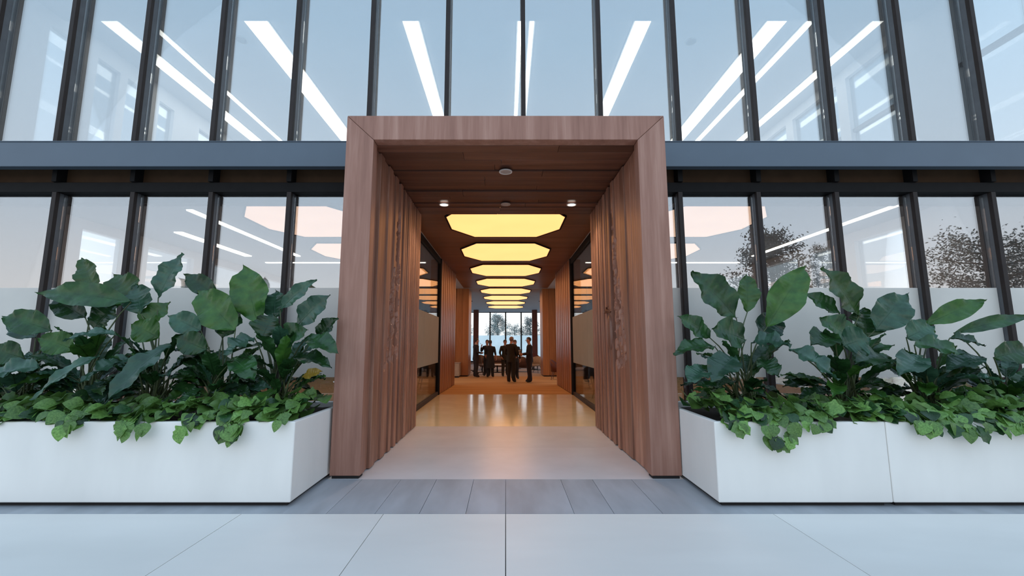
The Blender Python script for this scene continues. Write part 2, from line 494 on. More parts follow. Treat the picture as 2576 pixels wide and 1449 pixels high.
side_wall('wall_right_upper', XR, XR + .2, ((GY_UP + .11, 7.3), (8.55, 9.75), (10.05, 11.7), (12.0, 14.0), (14.4, 17.0)), 24.2, 4.4, 8.6, 7.95, 4.5, 6.6)
side_wall('wall_left_upper', XL - .2, XL, ((7.75, 8.25), (8.75, 9.3), (9.5, 10.1), (10.45, 10.95), (11.9, 13.6), (14.4, 17.0)), 24.2, 4.4, 8.6, 7.8, 4.5)
side_wall('wall_right', XR, XR + .2, ((8.75, 10.0), (10.5, 11.5), (12.0, 14.0), (14.5, 17.5), (18, 22), (22.5, 27), (28, 33)), FY, 0, 4.4, 3.95, 0.3, 2.35)
side_wall('wall_left', XL - .2, XL, ((8.9, 9.9), (10.6, 12.2), (12.7, 14.6), (15.2, 17.8), (18.3, 22), (22.5, 27), (28, 33)), FY, 0, 4.4, 3.95, 0.3, 2.35)

# ------------------------------------------------------------------ corridor glass walls, timber walls and piers
for nm, s in (('window_4', -1), ('window_5', 1)):
    r = structure(nm)
    for y0, y1 in ((PY1 + .06, 10.82), (10.83, 13.18)):
        x = s * GX
        obj('pane', B(x - .006, x + .006, y0, y1, 0.10, 4.0), 'glass_clear', r)
        xo = x - s * .012
        obj('frosted_film', B(min(xo, xo + s * .003), max(xo, xo + s * .003), y0, y1, 0.96, 2.33), 'frost_corridor', r)
    obj('post', B(s * GX - .06, s * GX + .06, 13.18, 13.32, 0, CZ), 'black_metal', r)
    obj('head_rail', B(s * GX - .04, s * GX + .04, PY1 + .02, 13.18, 4.0, CZ), 'black_metal', r)
    obj('floor_rail', B(s * GX - .035, s * GX + .035, PY1 + .02, 13.18, 0, 0.10), 'bronze_metal', r)
for nm, s in (('wall_left_timber', -1), ('wall_right_timber', 1)):
    r = structure(nm); y = 13.34; n = 8
    for i in range(n):
        y0 = 13.34 + 3.06 * i / n; y1 = 13.34 + 3.06 * (i + 1) / n - .012
        xa, xb = s * (2.0 - .012 * i), s * 2.35
        obj('panel', B(min(xa, xb), max(xa, xb), y0, y1, 0.02, CZ), 'cherry_panel', r)
    obj('core', B(min(s * 2.06, s * 2.3), max(s * 2.06, s * 2.3), 13.36, 16.37, 0, CZ - .01), 'dark_recess', r)
for nm, s in (('wall_left_pier', -1), ('wall_right_pier', 1)):
    r = structure(nm)
    for i in range(5):
        x0 = 1.76 + .30 * i; a, b = s * x0, s * (x0 + .292)
        obj('panel', B(min(a, b), max(a, b), 20.5, 20.55, 0.05, CZ), 'cherry_panel', r)
    for i in range(4):
        a, b = s * 1.76, s * 1.80
        obj('panel', B(min(a, b), max(a, b), 20.555 + .36 * i, 20.555 + .36 * i + .352, 0.05, CZ), 'cherry_panel', r)
    a, b = s * 1.81, s * 3.2
    obj('core', B(min(a, b), max(a, b), 20.56, 21.98, 0.0, CZ), 'dark_recess', r)
# far window wall
wf = structure('window_6')
for i in range(-7, 7):
    a, b = 1.3 * i + .03, 1.3 * (i + 1) - .03
    if a < XL or b > XR: continue
    obj('pane', B(a, b, FY, FY + .012, .12, CZ), 'glass_far', wf)
    obj('frosted_film', B(a, b, FY + .018, FY + .022, .18, 2.22), 'frost_far', wf)
for i in range(-6, 7):
    obj('mullion', B(1.3 * i - .05, 1.3 * i + .05, FY - .08, FY + .05, 0, CZ), 'black_metal', wf)
obj('sill', B(XL, XR, FY - .1, FY + .1, 0, .12), 'black_metal', wf)
obj('head_rail', B(XL, XR, FY - .08, FY + .06, 4.1, 4.235), 'plaster_grey', wf)
for nm, x in (('column_left', -2.32), ('column_right', 2.27)):
    structure(nm, B(x - .2, x + .2, 33.6, 34.0, 0, CZ), 'leather_red', .02)

# ------------------------------------------------------------------ timber portal
pt = thing('timber_portal', 'deep walnut timber portal with mitred frame around the entrance', 'portal', (0, PY0, 0))
D = PY1 - PY0
for s in (-1, 1):
    a, b = s * PX0, s * PX1
    # jamb with a mitred head: polygon in x,z extruded along y
    poly = [(a, .035), (b, .035), (b, PZ1 - .004), (a, PZ0 - .004)]
    mbj = MB()
    v = [(x, yy, z) for yy in (0, .16) for x, z in poly]
    mbj.add(v, [(0, 1, 2, 3), (7, 6, 5, 4), (0, 4, 5, 1), (1, 5, 6, 2), (2, 6, 7, 3), (3, 7, 4, 0)])
    obj('jamb', mbj, 'walnut_upright', pt, .006)
    obj('plinth', B(min(a, b) + .02, max(a, b) - .02, .02, .16, 0, .035), 'dark_recess', pt)
    obj('outer_side', B(min(s * 1.93, b), max(s * 1.93, b), .163, D, .035, PZ1), 'walnut_upright', pt)
    obj('lining', B(min(s * 1.79, s * 1.90), max(s * 1.79, s * 1.90), .163, D, .0, 4.10), 'dark_recess', pt)
hd = MB()
poly = [(-PX0, PZ0), (PX0, PZ0), (PX1, PZ1), (-PX1, PZ1)]
v = [(x, yy, z) for yy in (0, .16) for x, z in poly]
hd.add(v, [(0, 1, 2, 3), (7, 6, 5, 4), (0, 4, 5, 1), (1, 5, 6, 2), (2, 6, 7, 3), (3, 7, 4, 0)])
obj('header', hd, 'walnut_upright', pt, .006)
obj('roof_board', B(-PX1, PX1, .163, 1.0, 4.30, PZ1), 'walnut_upright', pt)
y = .163
for wd in (.20, .24, .16, .26, .22, .17, .25, .2, .23, .18, .24, .2, .19, .2, .17, .2):
    y1 = min(y + wd, D)
    if y1 - y < .03: break
    dz = random.choice((0.0, 0.012, 0.022, 0.03))
    if y1 > D - .25: dz = 0.0
    xs_ = random.uniform(-1.0, 1.0)
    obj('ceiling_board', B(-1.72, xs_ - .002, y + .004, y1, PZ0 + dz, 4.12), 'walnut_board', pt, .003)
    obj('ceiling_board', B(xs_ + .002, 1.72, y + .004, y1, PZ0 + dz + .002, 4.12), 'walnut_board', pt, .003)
    y = y1


def carve(s, yy, z, dents):
    d = 0.0
    for (cy, cz, ry, rz, dep) in dents:
        q = ((yy - cy) / ry) ** 2 + ((z - cz) / rz) ** 2
        if q < 1: d = max(d, dep * (1 - q) ** .6)
    return d


def batten(s, y0, y1, xf, dents=None):
    """One upright timber batten; its face at |x| = xf; carved where scoops cross it."""
    mb = MB(); xb = 1.788; ztop = 4.055
    if not dents:
        mb.box(min(s * xf, s * xb), max(s * xf, s * xb), y0, y1, .012, ztop)
        return obj('batten', mb, 'walnut_batten', pt, .006)
    nz, ny = 150, 7
    zs = [.012] + [1.05 + (3.75 - 1.05) * i / (nz - 1) for i in range(nz)] + [ztop]
    vs = []
    for z in zs:
        for j in range(ny):
            yy = y0 + (y1 - y0) * j / (ny - 1)
            vs.append((s * (xf + carve(s, yy, z, dents)), yy, z))
        vs.append((s * xb, y1, z)); vs.append((s * xb, y0, z))
    n = ny + 2; f = []
    for i in range(len(zs) - 1):
        for j in range(n):
            k = (j + 1) % n
            q = (i * n + j, i * n + k, (i + 1) * n + k, (i + 1) * n + j)
            f.append(q if s < 0 else q[::-1])
    mb.add(vs, f)
    mb.add([vs[i] for i in range((len(zs) - 1) * n, len(zs) * n)], [tuple(range(n)) if s < 0 else tuple(range(n))[::-1]])
    return obj('batten', mb, 'walnut_batten', pt)


rc = random.Random(5)
for s in (-1, 1):
    dents = []
    yb = PY0
    z = 3.55
    while z > 1.25:
        t = (3.55 - z) / 2.3
        spread = .10 + .34 * max(0, t - .25)
        for _ in range(2 if t < .45 else 5):
            cy = (6.50 - .25 * max(0, t - .3)) + rc.uniform(-1, 1) * spread - PY0
            dents.append((cy, z + rc.uniform(-.05, .05), rc.uniform(.022, .05), rc.uniform(.04, .10), rc.uniform(.03, .065)))
        z -= .085
    y = .165; i = 0
    widths = [.20, .17, .24, .19, .16, .15, .13, .12, .11]
    while y < D - .05:
        if i < len(widths): wd, gap = widths[i], .010 if i < 5 else .016
        else: wd, gap = .064, .044
        y1 = min(y + wd, D - .002)
        prot = rc.choice((.0, .022, .038)) if i < 9 else rc.choice((.004, .012))
        if i == 0: prot = .035
        hit = [d for d in dents if d[0] + d[2] > y and d[0] - d[2] < y1]
        batten(s, y, y1, PX0 + prot + .004, hit)
        y = y1 + gap; i += 1
# carved oval applied on the right wall
ov = MB(); rings = []
for k, (r, dx) in enumerate(((1.0, 0), (1.0, .035), (.8, .05), (.4, .056))):
    rings.append([(1.668 - dx, 1.72 + .115 * r * math.cos(2 * PI * i / 24) * (1 - .15 * math.sin(2 * PI * i / 24)), 1.70 + .27 * r * math.sin(2 * PI * i / 24)) for i in range(24)])
ov.loft(rings, 0, True, True)
obj('carved_oval', ov, 'walnut_batten', pt, label='oval piece of timber standing proud of the right battens')
kn = MB(); kn.tube([(1.66, 1.66, 2.02), (1.62, 1.78, 2.05), (1.63, 1.92, 2.03), (1.66, 2.05, 2.07)], [.02, .03, .022, .008], 8)
kn.tube([(1.63, 1.80, 2.05), (1.61, 1.74, 2.10), (1.62, 1.66, 2.11)], [.018, .012, .006], 6)
obj('carved_twig', kn, 'walnut_board', pt)


# ------------------------------------------------------------------ lamps
def octagon(hw, hl, ew, el): return [(-ew, -hl), (ew, -hl), (hw, -el), (hw, el), (ew, hl), (-ew, hl), (-hw, el), (-hw, -el)]


ORD = ['first', 'second', 'third', 'fourth', 'fifth', 'sixth', 'seventh', 'eighth']


def octalight(x, y, mat, label, group):
    t = thing('ceiling_light', label, 'light panel', (x, y, CZ - .001), 0, group)
    o1, o2 = octagon(1.27, 1.24, .78, .50), octagon(1.235, 1.205, .76, .485)
    fr = MB()
    v = [(a, b, z) for z in (-.03, 0) for p in (o1, o2) for a, b in p]
    f = []
    for i in range(8):
        j = (i + 1) % 8
        f += [(i, j, 8 + j, 8 + i), (16 + i, 24 + i, 24 + j, 16 + j), (i, 16 + i, 16 + j, j), (8 + i, 8 + j, 24 + j, 24 + i)]
    fr.add(v, f); obj('frame', fr, 'black_metal', t)
    obj('diffuser', MB().prism(o2, -.018, -.004), mat, t)
    return t


for k in range(8):
    octalight(0, 9.15 + 3.08 * k, 'panel_warm', f'glowing yellow octagonal ceiling panel over the corridor, {ORD[k]} from the entrance', 'octagonal panels along the corridor')
for s, side in ((-1, 'left'), (1, 'right')):
    for k in range(4):  # innermost row added to brighten the side rooms
        octalight(s * 4.2, 9.15 + 3.08 * k, 'panel_peach', f'peach octagonal ceiling panel in the {side} side room, {ORD[k]} from the facade', f'octagonal panels in the {side} side room')


def strip(x0, x1, y0, y1, z, label, group):
    t = thing('linear_light', label, 'strip light', ((x0 + x1) / 2, (y0 + y1) / 2, z), 0, group)
    hx, hy = (x1 - x0) / 2, (y1 - y0) / 2
    obj('housing', B(-hx - .03, hx + .03, -hy - .03, hy + .03, -.012, -.002), 'white_trim', t)
    obj('diffuser', B(-hx, hx, -hy, hy, -.035, -.0125), 'strip_white', t)


UPS = ((-8.25, .32), (-7.45, .10), (-5.2, .46), (-1.98, .32), (.30, .085), (.55, .085), (2.86, .32), (5.65, .38), (6.35, .14), (7.75, .20))
UPN = ('beside the left wall', 'thin, second from the left wall', 'broad, over the left of the portal', 'above the portal, left of centre', 'thin, left of the middle pair',
       'thin, right of the middle pair', 'above the portal, right of centre', 'broad, right of the portal', 'thin, next to the broad right one', 'beside the right wall windows')
for (x, wd), nm in zip(UPS, UPN):
    strip(x - wd / 2, x + wd / 2, 8.03, 22.0, UZ, f'white strip light on the upper ceiling, {nm}', 'strip lights on the upper ceiling')
for x0, x1, y0, y1, nm in ((-6.30, -6.18, 8.2, 12.7, 'left room, running inwards beside the panels'), (-7.85, -7.65, 9.9, 12.7, 'left room, nearest its side windows'),
                           (7.40, 7.52, 7.6, 12.7, 'right room, running inwards along the windows'), (2.6, 7.6, 13.70, 13.78, 'right room, running crosswise'),
                           (-7.8, -2.6, 13.70, 13.78, 'left room, running crosswise')):
    strip(x0, x1, y0, y1, CZ, f'white strip light on the ceiling of the {nm}', 'strip lights in the side rooms')


def downlight(x, y, z, lit, label, cat='downlight', r=.075):
    t = thing('recessed_downlight' if lit else 'ceiling_sensor', label, cat, (x, y, z))
    n = 24; rim = MB(); v = []
    for rr, zz in ((r + .018, 0), (r + .018, -.012), (r, -.012), (r - .004, 0)):
        v += [(rr * math.cos(2 * PI * i / n), rr * math.sin(2 * PI * i / n), zz) for i in range(n)]
    f = [(k * n + i, k * n + (i + 1) % n, (k + 1) * n + (i + 1) % n, (k + 1) * n + i) for k in range(3) for i in range(n)]
    rim.add(v, f); obj('rim', rim, 'white_trim' if lit or r > .075 else 'sensor_grey', t)
    obj('lens', MB().prism([((r - .006) * math.cos(2 * PI * i / n), (r - .006) * math.sin(2 * PI * i / n)) for i in range(n)], -.010, -.002), 'lamp_white' if lit else 'sensor_grey', t)


DZ = PZ0 - .001
downlight(-1.13, 7.62, DZ, True, 'lit round downlight in the portal ceiling near the left battens')
downlight(1.21, 7.62, DZ, True, 'lit round downlight in the portal ceiling near the right battens')
downlight(0.0, 7.60, DZ, False, 'small dim round sensor between the two lit downlights', 'sensor', .07)
downlight(0.0, 6.10, DZ, False, 'unlit round ceiling disc with a white rim near the portal front', 'sensor', .08)
downlight(4.13, 8.78, UZ - .001, False, 'round white detector on the upper ceiling right of the portal', 'detector', .11)
downlight(-5.85, 8.72, UZ - .001, False, 'round white detector on the upper ceiling left of the portal', 'detector', .11)
for x, y in ((-1.13, 7.62), (1.21, 7.62)):
    ld = bpy.data.lights.new('downlight_lamp', 'SPOT'); ld.energy = 95; ld.color = (1, .82, .6); ld.spot_size = 2.0; ld.spot_blend = .8; ld.shadow_soft_size = .06
    lo = bpy.data.objects.new('downlight_lamp', ld); C.objects.link(lo); lo.location = (x, y, DZ - .02)
for s in (-1, 1):
    v = thing('ceiling_vent', f'small dark slot vent in the far ceiling, {"left" if s < 0 else "right"} of the light panels', 'vent', (s * 2.35, 26.6, CZ))
    obj('frame', MB().box(-.28, .28, -.12, -.09, -.02, 0).box(-.28, .28, .09, .12, -.02, 0).box(-.28, -.25, -.09, .09, -.02, 0).box(.25, .28, -.09, .09, -.02, 0), 'black_metal', v)
    for i in range(3): obj('slat', B(-.25, .25, -.06 + .05 * i - .01, -.06 + .05 * i + .01, -.012, -.004), 'black_metal', v)

# ------------------------------------------------------------------ planters
PL_Y0, PL_Y1, PL_Z0, PL_Z1 = 4.27, 5.80, .035, .775


def planter(x0, x1, label):
    t = thing('planter_box', label, 'planter', ((x0 + x1) / 2, (PL_Y0 + PL_Y1) / 2, 0))
    hx, hy, th = (x1 - x0) / 2, (PL_Y1 - PL_Y0) / 2, .06
    m = MB()
    o = [(-hx, -hy), (hx, -hy), (hx, hy), (-hx, hy)]; i_ = [(-hx + th, -hy + th), (hx - th, -hy + th), (hx - th, hy - th), (-hx + th, hy - th)]
    v = [(a, b, PL_Z0) for a, b in o] + [(a, b, PL_Z1) for a, b in o] + [(a, b, PL_Z1) for a, b in i_] + [(a, b, .5) for a, b in i_]
    f = [(3, 2, 1, 0), (15, 14, 13, 12)[::-1]]
    for k in range(4):
        j = (k + 1) % 4
        f += [(k, j, 4 + j, 4 + k), (4 + k, 4 + j, 8 + j, 8 + k), (8 + k, 8 + j, 12 + j, 12 + k)]
    m.add(v, f); obj('box', m, 'planter_white', t, .012, seg=3)
    obj('plinth', B(-hx + .05, hx - .05, -hy + .05, hy - .05, -.004, PL_Z0), 'dark_recess', t)
    s = MB(); nx = max(6, int((x1 - x0) / .15)); ny = 10; vs = []; fsx = []
    for j in range(ny + 1):
        for i in range(nx + 1):
            xx = -hx + th + (2 * hx - 2 * th) * i / nx; yy = -hy + th + (2 * hy - 2 * th) * j / ny
            vs.append((xx, yy, .70 + .03 * noise.noise((xx * 4 + x0, yy * 4, 0))))
    for j in range(ny):
        for i in range(nx):
            a = j * (nx + 1) + i; fsx.append((a, a + 1, a + nx + 2, a + nx + 1))
    s.add(vs, fsx, 0, True); obj('soil', s, 'soil', t)
    return t


planter(-9.6, -2.03, 'long white planter box left of the timber portal')
planter(2.01, 3.655, 'white planter box right of the portal, touching its jamb')
planter(3.66, 9.6, 'long white planter box further right, past the upright joint')

# ------------------------------------------------------------------ big leaved plants
UP = Vector((0, 0, 1))


def bez(p0, p1, p2, t): return p0 * (1 - t) ** 2 + p1 * 2 * t * (1 - t) + p2 * t * t


def leaf_mesh(base, b0, tip, width, face, bow, rng, twist=0.0, wav=.085):
    """A paddle leaf with its petiole: base at the soil, blade from b0 to tip. face = the way the upper side looks."""
    m = MB()
    d = b0 - base
    c = base + Vector((d.x * .25, d.y * .25, d.z * .72))
    pts = [bez(base, c, b0, i / 6) for i in range(7)]
    m.tube(pts, [.013 - .0012 * i for i in range(7)], 6, 1)
    L = (tip - b0).length
    mid = (b0 + tip) / 2 + bow * L
    n, k = 28, 4
    face = face.normalized()
    prev = None; rows = []
    ph = rng.uniform(0, 6)
    for i in range(n + 1):
        t = i / n
        p = bez(b0, mid, tip, t)
        q = bez(b0, mid, tip, min(1, t + .03)) - bez(b0, mid, tip, max(0, t - .03))
        q.normalize()
        side = q.cross(face)
        if side.length < .2: side = q.cross(UP)
        side.normalize(); nrm = side.cross(q).normalized()
        if twist:
            R = Matrix.Rotation(twist * t, 3, q); side = R @ side; nrm = R @ nrm
        wd = width * .50 * (math.sin(PI * min(1, t * 1.01) ** .88) ** .95) if t < .985 else width * .03
        if t > .8: wd *= 1 - ((t - .8) / .2) ** 2 * .55
        row = []
        for j in range(-k, k + 1):
            a = j / k
            wv = math.sin(t * 17 + ph + (2.1 if j > 0 else 0)) * wav * width * abs(a) ** 2
            lift = (abs(a) ** 1.3) * wd * .28 + wv
            rip = (.004 + .012 * width) * math.sin(t * 56 - abs(a) * 5) * min(1, abs(a) * 2)
            row.append(p + side * (a * wd) + nrm * (lift + rip))
        rows.append(row)
    vs = [p for r in rows for p in r]; W_ = 2 * k + 1; f = []
    for i in range(n):
        for j in range(W_ - 1):
            f.append((i * W_ + j, i * W_ + j + 1, (i + 1) * W_ + j + 1, (i + 1) * W_ + j))
    m.add(vs, f, 0, True)
    m.tube([r[k] - face * .003 for r in rows[::3]], [.008 - .0007 * i for i in range(len(rows[::3]))], 5, 2)
    return m


rl = random.Random(21)
OUT = Vector((0, -1, .55))


def plant(label, base, heroes, fill, seed, hmax=.95, rad=.55):
    """base: world point at the soil; heroes: (blade base u,v, tip u,v, width px, depth at blade, depth at tip, material)."""
    r = random.Random(seed)
    t = thing('broadleaf_plant', label, 'plant', base)
    o = Vector(base)
    for (u0, v0, u1, v1, wpx, y0, y1, mat) in heroes:
        b0, tp = W(u0, v0, y0) - o, W(u1, v1, y1) - o
        wd = wpx / F_PX * y0
        ax = (tp - b0)
        face = Vector((0, -1, .35)) if tp.z >= b0.z - .02 else Vector((0, -.7, 1))
        bow = Vector((0, -.05, .06)) if tp.z >= b0.z - .02 else Vector((0, -.04, .14))
        st = Vector((r.uniform(-.10, .10), r.uniform(-.08, .08), -.02))
        me = leaf_mesh(st, b0, tp, wd, face, bow, r, r.uniform(-.25, .25))
        obj('leaf', me, [mat, 'stem_green', mat], t)
    for i in range(int(fill * 2.3)):
        az = r.uniform(0, 2 * PI)
        el = r.uniform(.15, 1.0)
        h = hmax * (.25 + .55 * r.random() * el)
        R = rad * (1.0 - .6 * el) * r.uniform(.5, 1.0)
        b0 = Vector((math.cos(az) * R * .6, math.sin(az) * R * .45, h))
        L = r.uniform(.30, .56)
        droop = r.uniform(-.5, .45) if el < .6 else r.uniform(.2, .9)
        tp = b0 + Vector((math.cos(az) * L * math.cos(droop), math.sin(az) * L * math.cos(droop) * .8, L * math.sin(droop)))
        wy = o.y + tp.y
        if wy > 6.0: tp.y -= (wy - 6.0)
        if wy < 4.15: tp.y += 4.15 - wy
        if o.x < 0 and o.x + tp.x > -2.08: tp.x = -2.08 - o.x - .02 * r.random()
        if o.x > 0 and o.x + tp.x < 2.08: tp.x = 2.08 - o.x + .02 * r.random()
        face = Vector((-math.cos(az) * .4, -.35 - math.sin(az) * .3, .9))
        st = Vector((r.uniform(-.12, .12), r.uniform(-.1, .1), -.02))
        mat = r.choice(('leaf_deep', 'leaf_deep', 'leaf_blue', 'leaf_deep', 'leaf_bright'))
        me = leaf_mesh(st, b0, tp, L * r.uniform(.30, .44), face, Vector((0, 0, .16)), r, r.uniform(-.4, .4))
        obj('leaf', me, [mat, 'stem_green', mat], t)
    return t


def sx_(u, y): return (u - CX) / F_PX * y * .98


Dp, Bl, Br = 'leaf_deep', 'leaf_blue', 'leaf_bright'
plant('tall paddle-leaved plant in the left planter, nearest the portal', (sx_(705, 5.0), 5.0, .72), [
    (648, 812, 612, 666, 92, 5.2, 5.3, Br), (705, 778, 797, 703, 42, 5.2, 5.1, Bl), (745, 822, 832, 742, 62, 5.0, 4.9, Bl),
    (795, 850, 851, 800, 44, 5.0, 4.9, Dp), (768, 852, 852, 890, 55, 4.9, 4.7, Dp), (640, 850, 565, 895, 72, 4.8, 4.6, Bl),
    (690, 800, 695, 730, 74, 5.3, 5.4, Bl), (660, 850, 690, 790, 80, 5.0, 5.1, Dp), (735, 900, 835, 925, 50, 4.9, 4.7, Dp), (700, 860, 775, 830, 64, 4.9, 4.8, Dp), (762, 948, 812, 934, 26, 4.85, 4.75, 'leaf_yellow')], 13, 1)
plant('paddle-leaved plant with broad upright leaves, second left of the portal', (sx_(545, 5.0), 5.0, .72), [
    (592, 832, 495, 730, 92, 5.0, 5.1, Br), (548, 748, 462, 690, 50, 5.2, 5.2, Dp), (505, 832, 422, 795, 58, 4.9, 4.8, Bl),
    (560, 850, 600, 770, 70, 5.1, 5.2, Dp), (520, 880, 440, 850, 60, 4.8, 4.7, Dp), (590, 905, 640, 960, 60, 4.7, 4.5, Dp)], 15, 2)
plant('paddle-leaved plant with a long drooping blue-green leaf over the ivy', (sx_(395, 5.0), 5.0, .72), [
    (398, 750, 462, 638, 66, 5.2, 5.3, Bl), (430, 868, 262, 1018, 62, 4.75, 4.32, Bl), (350, 830, 430, 760, 60, 5.1, 5.2, Br),
    (340, 770, 285, 690, 84, 5.2, 5.3, Br), (355, 790, 345, 715, 74, 5.1, 5.2, Bl), (400, 850, 330, 815, 66, 4.9, 4.8, Br), (330, 900, 200, 965, 62, 4.7, 4.45, Bl)], 15, 3)
plant('paddle-leaved plant with a wide low leaf, fourth left of the portal', (sx_(225, 5.0), 5.0, .72), [
    (330, 760, 92, 738, 66, 5.0, 4.9, Dp), (292, 840, 158, 858, 40, 4.7, 4.6, Bl), (250, 895, 78, 1008, 44, 4.6, 4.35, Bl),
    (240, 735, 205, 648, 56, 5.3, 5.4, Br), (215, 800, 130, 750, 60, 5.0, 5.0, Dp), (235, 830, 300, 760, 66, 5.1, 5.2, Dp), (190, 880, 95, 850, 60, 4.8, 4.7, Br)], 15, 4)
plant('paddle-leaved plant at the left end of the planter in view', (sx_(50, 5.0), 5.0, .72), [
    (130, 832, 4, 795, 66, 4.9, 4.8, Dp), (100, 925, -40, 950, 62, 4.7, 4.6, Bl), (90, 850, 30, 800, 60, 5.1, 5.2, Bl), (60, 900, -30, 880, 60, 4.9, 4.8, Dp)], 16, 5, .8)
plant('tall paddle-leaved plant in the right planter, nearest the portal', (sx_(1872, 5.0), 5.0, .72), [
    (1852, 800, 1738, 684, 92, 5.2, 5.2, Dp), (1880, 785, 1878, 688, 56, 5.2, 5.3, Br), (1930, 822, 2028, 668, 82, 5.1, 5.1, Br),
    (1786, 850, 1704, 795, 52, 5.0, 4.9, Dp), (1798, 872, 1694, 893, 56, 4.9, 4.75, Dp), (1848, 898, 1788, 962, 74, 4.7, 4.5, Bl),
    (1875, 855, 1790, 828, 84, 5.0, 4.9, Dp), (1905, 905, 1960, 950, 60, 4.7, 4.5, Dp), (1890, 862, 1990, 872, 76, 4.8, 4.6, Bl), (1775, 930, 1730, 965, 58, 4.7, 4.55, Bl), (1910, 850, 1960, 790, 70, 5.2, 5.3, Bl)], 9, 6, .8)
plant('dark paddle-leaved plant with a glossy drooping leaf, second right of the portal', (sx_(2120, 5.0), 5.0, .72), [
    (2160, 795, 2068, 672, 82, 5.2, 5.2, Br), (1985, 878, 2108, 958, 78, 4.7, 4.45, Bl), (2112, 788, 2022, 738, 44, 5.2, 5.2, Dp),
    (2200, 832, 2282, 738, 82, 5.1, 5.1, Bl), (2150, 860, 2060, 800, 76, 5.0, 5.0, Dp), (2120, 870, 2190, 850, 80, 4.8, 4.7, Bl),
    (2100, 850, 2040, 870, 70, 4.8, 4.7, Dp), (2180, 850, 2170, 775, 90, 5.2, 5.3, Dp)], 15, 7)
plant('dark paddle-leaved plant with a long upswept leaf, third right of the portal', (sx_(2330, 5.0), 5.0, .72), [
    (2330, 816, 2482, 755, 50, 5.1, 5.0, Br), (2300, 868, 2422, 892, 62, 4.8, 4.7, Dp), (2390, 850, 2478, 872, 46, 4.9, 4.8, Dp),
    (2280, 850, 2350, 820, 64, 5.0, 5.0, Bl), (2240, 905, 2150, 915, 62, 4.7, 4.55, Dp), (2320, 900, 2260, 945, 66, 4.7, 4.5, Bl), (2340, 850, 2300, 810, 60, 5.2, 5.2, Br)], 13, 8, .75)
plant('low paddle-leaved plant at the right end of the planter in view', (sx_(2530, 5.0), 5.0, .72), [
    (2400, 838, 2600, 795, 34, 5.1, 5.0, Dp), (2470, 900, 2380, 935, 60, 4.8, 4.7, Bl), (2500, 900, 2600, 880, 60, 4.9, 4.9, Dp)], 14, 9, .55)

# ------------------------------------------------------------------ trailing ground cover
def cover_leaf_mesh(seed, lobed):
    r = random.Random(seed); m = MB(); n = 10; vs = [(0, 0, 0)]
    out = []
    for i in range(n + 1):
        t = i / n
        wd = .5 * math.sin(PI * t ** .75) ** .8 if 0 < t < 1 else 0
        if lobed: wd *= 1 + .22 * math.sin(t * 15 + seed)
        out.append((wd, t))
    rows = []
    for wd, t in out:
        z = -.35 * (t - .2) ** 2
        rows.append([(-wd, t, z + .14 * wd), (-wd * .5, t, z + .03), (0, t, z - .02), (wd * .5, t, z + .03), (wd, t, z + .14 * wd)])
    v = [p for q in rows for p in q]; f = []
    for i in range(n):
        for j in range(4): f.append((i * 5 + j, i * 5 + j + 1, (i + 1) * 5 + j + 1, (i + 1) * 5 + j))
    m.add(v, f, 0, True); m.tube([(0, -.16, -.10), (0, -.07, -.04), (0, .02, -.01)], [.02, .02, .02], 4, 1)
    return m


COVER = [cover_leaf_mesh(i, i % 2) for i in range(5)]
COVER_ME = [c.mesh('cover_leaf', ['leaf_cover', 'stem_green']) for c in COVER]
COVER_DK = [c.mesh('cover_leaf', ['leaf_deep', 'stem_green']) for c in COVER]


